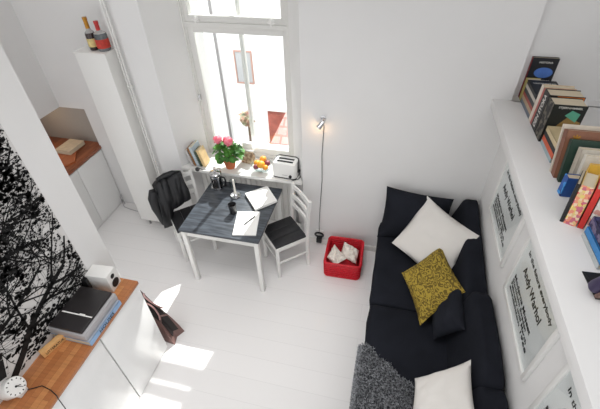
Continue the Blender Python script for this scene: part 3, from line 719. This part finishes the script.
B().tube([(.045 * math.cos(a), -.03 - .012 * math.sin(a), .055 + .042 * math.sin(a)) for a in [2 * PI * k / 20 for k in range(21)]], .011, 8, False).obj('cable_loop', BLACKPL, t)
t = thing('wall_socket', 'white wall socket behind the black cable loop', 'socket', (-.575, 3.02, .17))
B().box(-.042, .042, -.012, .0, -.042, .042, .004).obj('cover_plate', PAPER, t, smooth=30)

bs = thing('laundry_basket', 'red woven basket on the floor between chair and sofa', 'basket', (-.258, 2.738, 0), math.radians(1.5))
HB = .22
b = B(); b.loft([rrect(.182, .182, .035, .002), rrect(.186, .186, .036, .1), rrect(.19, .195, .04, HB), rrect(.178, .183, .035, HB), rrect(.174, .174, .033, .1), rrect(.170, .170, .03, .012)], True, True)
b.obj('basket_body', RED, bs)
rim = [Vector(p) for p in rrect(.186, .191, .038, HB)]
B().tube(rim + [rim[0]], .011, 8, False).obj('rim', RED, bs)
wv = B()
for z in (.03, .06, .09, .12, .15, .18, .205):
    k = .183 + .006 * z / HB
    L_ = [Vector(p) for p in rrect(k + .003, k + .004, .036, z)]
    wv.tube(L_ + [L_[0]], .006, 6, False)
    L_ = [Vector(p) for p in rrect(k - .013, k - .012, .03, z)]
    wv.tube(L_ + [L_[0]], .006, 6, False)
wv.obj('weave', RED, bs)
def basket_cloth(A, Bc, C, D, th, lab, sd, name):
    tag(B().pillow(A, Bc, C, D, th, n=14, pinch=.02, wr=.022, sd=sd).obj(name, CLOTHW, smooth=80), lab, 'cloth', 'white cloths in the red basket')
basket_cloth((-.28, 2.88, .22), (-.11, 2.80, .20), (-.12, 2.63, .18), (-.30, 2.70, .19), .09, 'folded white cloth at the back right inside the red basket', 4, 'folded_cloth')
basket_cloth((-.375, 2.80, .24), (-.225, 2.645, .215), (-.33, 2.56, .18), (-.425, 2.64, .20), .06, 'white cloth at the front left inside the red basket', 9, 'folded_cloth')
tag(B().pillow((-.38, 2.86, .1), (-.1, 2.88, .1), (-.09, 2.6, .1), (-.4, 2.6, .1), .12, n=10, wr=.02, sd=2).obj('red_cloth', M('red_cloth', (186, 24, 38), .9, nz=(20, .3)), smooth=80), 'crumpled red cloth lining the bottom of the basket', 'cloth')

# ------------------------------------------------------------------ sofa
sf = thing('sofa', 'black fabric sofa along the right wall under the framed posters', 'sofa', (.5, 1.7, 0))
def soft_box(b, x0, x1, y0, y1, z0, z1, r, nx=8, ny=14, amp=.008, sd=0):
    t = bmesh.new(); bmesh.ops.create_cube(t, size=2)
    bmesh.ops.subdivide_edges(t, edges=t.edges[:], cuts=11, use_grid_fill=True)
    hx, hy, hz = (x1 - x0) / 2, (y1 - y0) / 2, (z1 - z0) / 2
    for v in t.verts:
        p = Vector((v.co.x * hx, v.co.y * hy, v.co.z * hz))
        q = Vector((max(-hx + r, min(hx - r, p.x)), max(-hy + r, min(hy - r, p.y)), max(-hz + r, min(hz - r, p.z))))
        d_ = p - q
        if d_.length > 1e-6: p = q + d_.normalized() * min(r, d_.length)
        p += Vector((mnoise.noise(p * 4 + Vector((sd, 0, 0))), mnoise.noise(p * 4 + Vector((0, sd, 5))), mnoise.noise(p * 4 + Vector((9, 0, sd))))) * amp
        p += Vector((0, 0, 1)) * mnoise.noise(Vector((p.x * 9, p.y * 3.5, sd))) * amp * .8
        v.co = p + Vector(((x0 + x1) / 2, (y0 + y1) / 2, (z0 + z1) / 2))
    return b._app(t)
soft_box(B(), -.43, .415, -1.55, 1.29, .02, .40, .03, amp=.004, sd=1).obj('base', BLACKF, sf, smooth=80)
soft_box(B(), -.445, .25, .26, 1.295, .36, .51, .05, amp=.01, sd=2).obj('seat_cushion', BLACKF, sf, smooth=80)
soft_box(B(), -.445, .25, -1.55, .265, .36, .51, .05, amp=.01, sd=3).obj('seat_cushion', BLACKF, sf, smooth=80)
for y0, y1, zt, sd, slope in ((.235, 1.285, .88, 4, .14), (-.44, .245, .90, 5, 0), (-1.4, -.43, .86, 6, 0)):
    bcu = soft_box(B(), .15, .412, y0 - .004, y1 + .004, .38, zt, .06, amp=.014, sd=sd)
    for v in bcu.bm.verts:
        if v.co.z > .5: v.co.z += slope * ((v.co.y - (y0 + y1) / 2) / (y1 - y0)) * min(1, (v.co.z - .5) / .25)
        v.co.x += max(0, v.co.z - .5) * .3 * max(0, min(1, (.412 - v.co.x) / .262))
    bcu.obj('back_cushion', BLACKF, sf, smooth=80)

tag(B().pillow((.075, 2.94, .99), (.69, 2.93, .94), (.70, 2.80, .50), (.05, 2.74, .50), .20, sd=1).obj('throw_pillow', BLACKP, smooth=80), 'black pillow against the far wall at the sofa end', 'pillow', None)
tag(B().pillow((.19, 2.59, .60), (.45, 2.92, .95), (.875, 2.52, .905), (.618, 2.19, .56), .14, sd=2).obj('throw_pillow', WHITEF, smooth=80), 'white square pillow standing on its corner at the far end of the sofa', 'pillow')
tag(B().pillow((.29, 2.22, .63), (.59, 2.48, .775), (.746, 1.99, .80), (.452, 1.77, .58), .11, sd=3).obj('throw_pillow', GOLD, smooth=80), 'olive gold paisley pillow in front of the white pillow', 'pillow')
tag(B().pillow((.56, 2.02, .56), (.72, 2.05, .80), (.72, 1.66, .80), (.55, 1.68, .56), .13, sd=4).obj('throw_pillow', BLACKP, smooth=80), 'small black pillow beside the gold pillow against the sofa back', 'pillow')
tag(B().pillow((.40, 1.29, .69), (.72, 1.41, .85), (.72, 1.0, .85), (.37, .98, .66), .13, sd=5).obj('throw_pillow', WHITEF, smooth=80), 'white pillow at the near end of the sofa beside the grey fur throw', 'pillow')

# grey shag throw
fu = thing('fur_throw', 'grey shaggy fur throw draped over the near front of the sofa', 'throw', (0, 0, 0))
FP = [(.03, 1.55), (.40, 1.31), (.42, .75), (.03, .75)]
def fz(x, y):
    if x > .075: return .525
    return .525 - max(0, (.075 - x)) * 1.0
base_b = B(); blades = B(); rf = random.Random(3)
def draped(u, v):      # u across from the floor side to the seat, v along
    y_top = 1.55 - .24 * max(0., u); y = .75 + (y_top - .75) * v + .012 * math.sin(u * 14) * (v > .95)
    if u >= .0:
        return Vector((.06 + .35 * u, y, .532)), Vector((0, 0, 1))
    k = -u
    if k < .2: a = k / .2 * PI / 2; return Vector((.06 - .03 * math.sin(a), y, .502 + .03 * math.cos(a))), Vector((-math.sin(a), 0, math.cos(a)))
    return Vector((.03, y, .502 - (k - .2) * .4)), Vector((-1, 0, 0))
G = [[base_b.bm.verts.new(draped(-1 + 2 * i / 40, j / 24)[0]) for j in range(25)] for i in range(41)]
for i in range(40):
    for j in range(24): base_b.bm.faces.new((G[i][j], G[i + 1][j], G[i + 1][j + 1], G[i][j + 1]))
bo = base_b.obj('backing', M('dark_fur_backing', (66, 68, 72), .95, nz=(60, .5)), fu, smooth=60)
for _ in range(15000):
    u = rf.uniform(-1, 1.02); v = rf.uniform(.0, 1.01); p, nn = draped(u, v)
    d_ = (nn * rf.uniform(.5, 1) + Vector((rf.gauss(0, .5), rf.gauss(0, .5), rf.gauss(0, .3)))).normalized() * rf.uniform(.014, .028)
    sd_ = d_.orthogonal().normalized() * .0028
    blades.poly([p + sd_, p - sd_, p + d_ * .7 - sd_ * .8, p + d_, p + d_ * .7 + sd_ * .8])
bl = blades.obj('pile', FUR, fu, smooth=0, recalc=False); bl['kind'] = 'stuff'

# ------------------------------------------------------------------ framed posters on the right wall
WX = .93
def poster(y_far, y_near, z0, z1, label, lines):
    t = thing('framed_poster', label, 'framed poster', (WX, (y_far + y_near) / 2, z0), group='framed text posters on the right wall')
    h = (y_far - y_near) / 2; zh = z1 - z0
    f = B(); w_ = .028
    f.box(-.022, 0, -h, -h + w_, 0, zh, .002); f.box(-.022, 0, h - w_, h, 0, zh, .002); f.box(-.022, 0, -h + w_, h - w_, 0, w_, .002); f.box(-.022, 0, -h + w_, h - w_, zh - w_, zh, .002)
    f.obj('frame', GLOSSW, t, smooth=30)
    B().box(-.010, -.006, -h + w_, h - w_, w_, zh - w_).obj('poster_sheet', POSTER, t, smooth=0)
    B().box(-.016, -.0150, -h + w_, h - w_, w_, zh - w_).obj('glazing', glass_mat('poster_glass', (.97, .98, .98), .05), t, smooth=0)
    for (yy, zz, size, width, s_) in lines:   # yy = distance from the left (far) edge
        text('poster_line', s_, size, INK, basis((-.0115, h - yy, zz), (0, -1, 0), (0, 0, 1)), t, width=width, bold=.012)
def lines(sc=1.):
    return [(.08, .415, .044, .50, 'In the future everybody'), (.12, .30, .08, .38, 'Andy Warhol'),
            (.06, .178, .044, .42, 'Moderna Museet'), (.06, .145, .034, .38, 'Stockholm Sweden'), (.06, .113, .034, .44, 'February until March'), (.06, .082, .03, .48, 'exhibition 1968')]
poster(2.68, 2.02, 1.09, 1.60, 'framed text poster nearest the window wall beside the sofa end', lines())
poster(1.87, 1.21, 1.07, 1.60, 'framed text poster in the middle of the right wall above the sofa', lines())
poster(1.06, .40, 1.07, 1.60, 'framed text poster partly cut off by the lower edge at right', lines())

# ------------------------------------------------------------------ books on the ledge
ZL = 1.886; SX = .95
GB = 'books on the ledge'
def lb(y_far, T, Hh, Dp, col, label, lean=.0, spine=None, x=.96, pages=PAGES, name='ledge_book', z=ZL, mat=None):
    mx = Matrix.Translation((x, y_far - T, z)) @ Matrix.Rotation(-lean, 4, 'X')
    return book(name, label, T, Hh, Dp, mat or cm(col), mx, pages=pages, group=GB, spine=cm(spine) if isinstance(spine, tuple) else spine)
def lying(y_far, z, T, Hh, Dp, col, label, x=.96, spine=None):
    return book('ledge_book', label, T, Hh, Dp, cm(col), basis((x, y_far, z), (1, 0, 0), (0, 0, 1)), group=GB, spine=cm(spine) if spine else None)
def on_cover(t, T, body, size, mat, x, z, width=None):
    return text('cover_title', body, size, mat, basis((x, -.0012, z), (1, 0, 0), (0, 0, 1)), t, width=width, bold=.01)
def on_spine(t, T, body, size, mat, z, width=None):
    return text('spine_title', body, size, mat, basis((-.0025, T * .5 - size * .33, z), (0, 0, 1), (0, 1, 0)), t, width=width, bold=.015)
def on_top(t, T, body, size, mat, x, d, width=None):      # lying book: title on the cover that faces up
    return text('cover_title', body, size, mat, basis((x, T + .0004, d), (1, 0, 0), (0, 0, -1)), t, width=width, bold=.01)
def pattern_mat(name, cols, scale):
    m = M(name, cols[0], .6); nt = m.node_tree; b = nt.nodes['Principled BSDF']
    tc = nt.nodes.new('ShaderNodeTexCoord'); v = nt.nodes.new('ShaderNodeTexVoronoi'); v.inputs['Scale'].default_value = scale
    nt.links.new(tc.outputs['Object'], v.inputs['Vector'])
    sp_ = nt.nodes.new('ShaderNodeSeparateColor'); nt.links.new(v.outputs['Color'], sp_.inputs[0])
    r = nt.nodes.new('ShaderNodeValToRGB'); r.color_ramp.interpolation = 'CONSTANT'
    while len(r.color_ramp.elements) < len(cols): r.color_ramp.elements.new(.5)
    for i, c in enumerate(cols): r.color_ramp.elements[i].position = i / len(cols); r.color_ramp.elements[i].color = lin(c)
    nt.links.new(sp_.outputs[0], r.inputs['Fac']); nt.links.new(r.outputs['Color'], b.inputs['Base Color']); return m
WHT = cm((236, 234, 228)); ORG = cm((232, 126, 50)); BLU = cm((84, 126, 204)); GRN = cm((96, 176, 150)); YEL = cm((230, 190, 60))
t = lb(3.105, .028, .305, .175, (26, 28, 34), 'tall black book with red spine and blue picture at far end of the ledge', spine=(150, 36, 44))
b = B(); b.lathe([(.001, 0), (.062, 0), (.001, .0006)], mat=Matrix.Translation((.10, -.0012, .20)) @ Matrix.Rotation(PI / 2, 4, 'X') @ Matrix.Diagonal((1, .62, 1, 1)), seg=24, cap0=False, cap1=False); b.obj('cover_picture', BLU, t)
on_cover(t, .03, 'HISTORIA', .018, WHT, .05, .268, .09); on_cover(t, .03, 'VETENSKAP', .018, WHT, .05, .135, .11)
lb(3.07, .05, .16, .10, (206, 192, 112), 'short pale yellow book beside the tall red spined book')
zz = ZL
for T_, c_, lab, dp in ((.030, (112, 122, 136), 'slate blue book at the bottom of the far lying stack', .19), (.028, (196, 172, 140), 'tan book lying second from the bottom in the far stack', .185), (.024, (176, 88, 76), 'dull red book lying in the middle of the far stack', .19),
        (.03, (70, 72, 74), 'dark grey book lying above the dull red one in the far stack', .18), (.026, (206, 200, 188), 'pale grey book lying just under the black one in the far stack', .19)):
    lying(3.015, zz, T_, .29, dp, c_, lab); zz += T_ + .0006
t = lying(3.012, zz, .026, .28, .185, (30, 32, 34), 'black book with white lettering on top of the far lying stack'); on_top(t, .026, 'VINTERGATAN', .03, WHT, .02, .07, .15)
lb(2.72, .05, .255, .19, (232, 208, 178), 'cream spined peach book standing after the far lying stack', spine=(236, 224, 210))
lb(2.668, .03, .25, .19, (206, 128, 112), 'pink red spined book standing before the thick black lettered one', spine=(190, 96, 88))
t = lb(2.636, .105, .262, .20, (30, 27, 27), 'thick black book with white spine letters and orange cover')
b = B(); b.box(.045, .196, -.0016, -.0002, .19, .258); b.obj('orange_panel', ORG, t, smooth=0)
on_spine(t, .105, 'DEN STORA', .062, WHT, .02, .22); on_cover(t, .1, 'NATIONAL', .024, INK, .07, .23, .11); on_cover(t, .1, 'GEOGRAPHIC', .024, INK, .055, .204, .13)
t = lb(2.525, .11, .256, .185, (28, 32, 30), 'large black book with green and tan cover picture', spine=pattern_mat('dark_mottled_spine', ((40, 40, 38), (76, 72, 66), (30, 28, 28), (110, 104, 92)), 55))
B().loft([[(.04, -.0016, .09), (.18, -.0016, .06), (.18, -.0002, .06), (.04, -.0002, .09)], [(.10, -.0016, .18), (.18, -.0016, .15), (.18, -.0002, .15), (.10, -.0002, .18)]]).obj('cover_picture', cm((150, 122, 72)), t, smooth=0)
B().loft([[(.08, -.0024, .19), (.15, -.0024, .15), (.15, -.0017, .15), (.08, -.0017, .19)], [(.11, -.0024, .225), (.16, -.0024, .205), (.16, -.0017, .205), (.11, -.0017, .225)]]).obj('cover_accent', GRN, t, smooth=0)
on_cover(t, .12, 'STJERNHIMMEL', .016, WHT, .03, .234, .13)
zz = ZL
for T_, c_, lab in ((.026, (172, 196, 204), 'pale blue book at the bottom of the lying stack before the brown album'), (.032, (226, 98, 58), 'orange book in the lying stack before the brown album'), (.03, (32, 32, 36), 'black book in the lying stack before the brown album')):
    lying(2.405, zz, T_, .235, .19, c_, lab, x=.97); zz += T_ + .0006
t = lying(2.405, zz, .03, .235, .19, (222, 202, 160), 'cream book with brown lettering on top of the stack before the brown album', x=.97)
on_top(t, .03, 'Mat', .07, cm((110, 70, 50)), .06, .10, .10); on_top(t, .03, 'Hem', .05, cm((110, 70, 50)), .07, .16, .07)
lb(2.085, .018, .275, .25, (228, 216, 200), 'tall thin cream slipcase leaning beside the brown album', lean=.36, x=.95)
t = lb(2.063, .05, .27, .25, (146, 98, 74), 'large brown album with gold emblem leaning on the ledge', lean=.34, spine=(138, 88, 66), x=.955)
b = B()
for k in range(8):
    a = k * PI / 4; b.box(-.004, .004, .0, .024, -.0004, .0004, mat=Matrix.Translation((.05, -.0018, .225)) @ Matrix.Rotation(PI / 2, 4, 'X') @ Matrix.Rotation(a, 4, 'Z'))
b.obj('gold_emblem', GOLDF, t, smooth=0)
lb(2.005, .03, .24, .23, (40, 66, 54), 'dark green book leaning against the brown album', lean=.30, x=.97)
lb(1.965, .045, .225, .22, (216, 208, 194), 'thick cream book leaning right after the dark green one', lean=.22, spine=(206, 196, 180), x=1.0)
lb(1.912, .03, .215, .22, (232, 226, 214), 'off-white book leaning behind the blue paperback', lean=.18, x=1.01)
lb(1.892, .05, .115, .10, (36, 84, 160), 'small glossy blue paperback standing out at the front of the row', x=.945, lean=.05, spine=pattern_mat('blue_glossy_spine', ((36, 96, 180), (60, 150, 220), (30, 40, 110), (36, 84, 160)), 30))
lb(1.832, .016, .22, .20, (236, 188, 70), 'thin yellow book after the blue paperback', lean=.05, x=1.0)
# books turned with the spine to the camera
PINKY = pattern_mat('pink_yellow_pattern', ((228, 196, 140), (236, 150, 120), (214, 92, 96), (232, 206, 120), (240, 214, 180), (206, 110, 130)), 70)
def turned(x0, T, yn, Hh, Dp, col, label, spine=None, lean=0.):
    th = math.radians(64); mx = Matrix.Translation((x0 + T * math.sin(th), yn - T * math.cos(th) + (x0 - .89) * -.48, ZL)) @ Matrix.Rotation(-lean, 4, 'X') @ Matrix.Rotation(th, 4, 'Z')
    return book('ledge_book', label, T, Hh, Dp, cm(col), mx, group=GB, spine=spine)
turned(.893, .014, 1.635, .215, .17, (28, 27, 30), 'thin black book turned sideways at the front edge of the row', lean=.12)
turned(.909, .052, 1.635, .218, .17, (232, 200, 140), 'yellow and pink patterned book with spine turned to the room', spine=PINKY, lean=.12)
t = turned(.963, .024, 1.638, .22, .17, (216, 50, 42), 'bright red spined book beside the yellow and pink patterned one', lean=.12)
turned(.990, .07, 1.64, .20, .16, (220, 214, 206), 'white and grey patterned book right of the bright red spine', spine=pattern_mat('grey_speckle', ((222, 216, 208), (200, 190, 186), (206, 150, 140), (230, 226, 220)), 60), lean=.12)
zz = ZL
for T_, c_, lab, x_ in ((.028, (198, 204, 206), 'light grey book at the bottom of the near lying stack', .965), (.034, (56, 142, 212), 'bright blue and white book in the near lying stack', .967)):
    lying(1.545, zz, T_, .21, .19, c_, lab, x=x_, spine=c_ if c_[0] > 100 else None); zz += T_ + .0006
book('ledge_book', 'navy patterned book lying on top of the near stack', .05, .20, .185, pattern_mat('navy_floral', ((40, 42, 84), (60, 62, 110), (36, 36, 70), (120, 110, 140)), 60), basis((.975, 1.56, zz), (1, 0, 0), (0, 0, 1)), group=GB)
t = thing('zipped_case', 'dark purple and brown zipped case standing at the near end of the ledge books', 'case', (.872, 1.195, ZL + .0085), math.radians(17))
lm = Matrix.Rotation(.35, 4, 'X')
B().box(0, .30, -.028, .028, .014, .13, .026, mat=lm, seg=4).obj('case_body', cm((56, 44, 82)), t); B().box(.01, .29, -.045, -.026, .022, .10, .009, mat=lm).obj('front_pocket', cm((112, 82, 74)), t)
t = thing('black_folder', 'black folder lying flat behind the purple case on the ledge', 'folder', (1.03, 1.245, ZL), .06)
B().box(-.125, .15, -.075, .07, 0, .004, .001).obj('back_cover', BLACKPL, t, smooth=0); B().box(-.12, .148, -.071, .066, .004, .008, .001).obj('front_cover', BLACKPL, t, smooth=0)

# ------------------------------------------------------------------ light
wd = bpy.data.worlds.new('world'); scene.world = wd; wd.use_nodes = True
bg = wd.node_tree.nodes['Background']; bg.inputs['Color'].default_value = (.985, .99, 1, 1); bg.inputs['Strength'].default_value = 1.14
sun = bpy.data.lights.new('sun', 'SUN'); sun.energy = 8.0; sun.angle = math.radians(.6); sun.color = (1, .98, .95)
so = bpy.data.objects.new('sun', sun); COL.objects.link(so)
so.rotation_euler = Vector((-.13, -1, -1.04)).to_track_quat('-Z', 'Y').to_euler()
def area(name, loc, target, size, energy, col=(1, 1, 1)):
    la = bpy.data.lights.new(name, 'AREA'); la.energy = energy; la.size = size; la.color = col
    o = bpy.data.objects.new(name, la); COL.objects.link(o); o.location = loc
    o.rotation_euler = (Vector(target) - Vector(loc)).to_track_quat('-Z', 'Y').to_euler(); return o
area('floor_fill_light', (-.6, 1.4, 3.8), (-.6, 1.5, 0), 1.0, 12, (1, .985, .97)).data.spread = math.radians(95)  # unseen area light added to brighten the floor
area('courtyard_bounce_light', (-3.5, 4.2, 4.5), (-3.3, 8, -.5), 2.5, 500)  # area light added to brighten the facade, standing for courtyard reflection
def point(name, loc, e, col, r=.02):
    la = bpy.data.lights.new(name, 'POINT'); la.energy = e; la.color = col; la.shadow_soft_size = r
    o = bpy.data.objects.new(name, la); COL.objects.link(o); o.location = loc
point('niche_light', (-3.8, 3.0, 1.28), .9, (1, .74, .5), .04)
point('spot_glow', (-.585, 2.935, 1.50), .35, (1, .62, .3), .01)
scene.view_settings.view_transform = 'Standard'
scene.view_settings.look = 'None'
scene.view_settings.exposure = 0.
try:
    scene.cycles.use_denoising = True
except Exception: pass
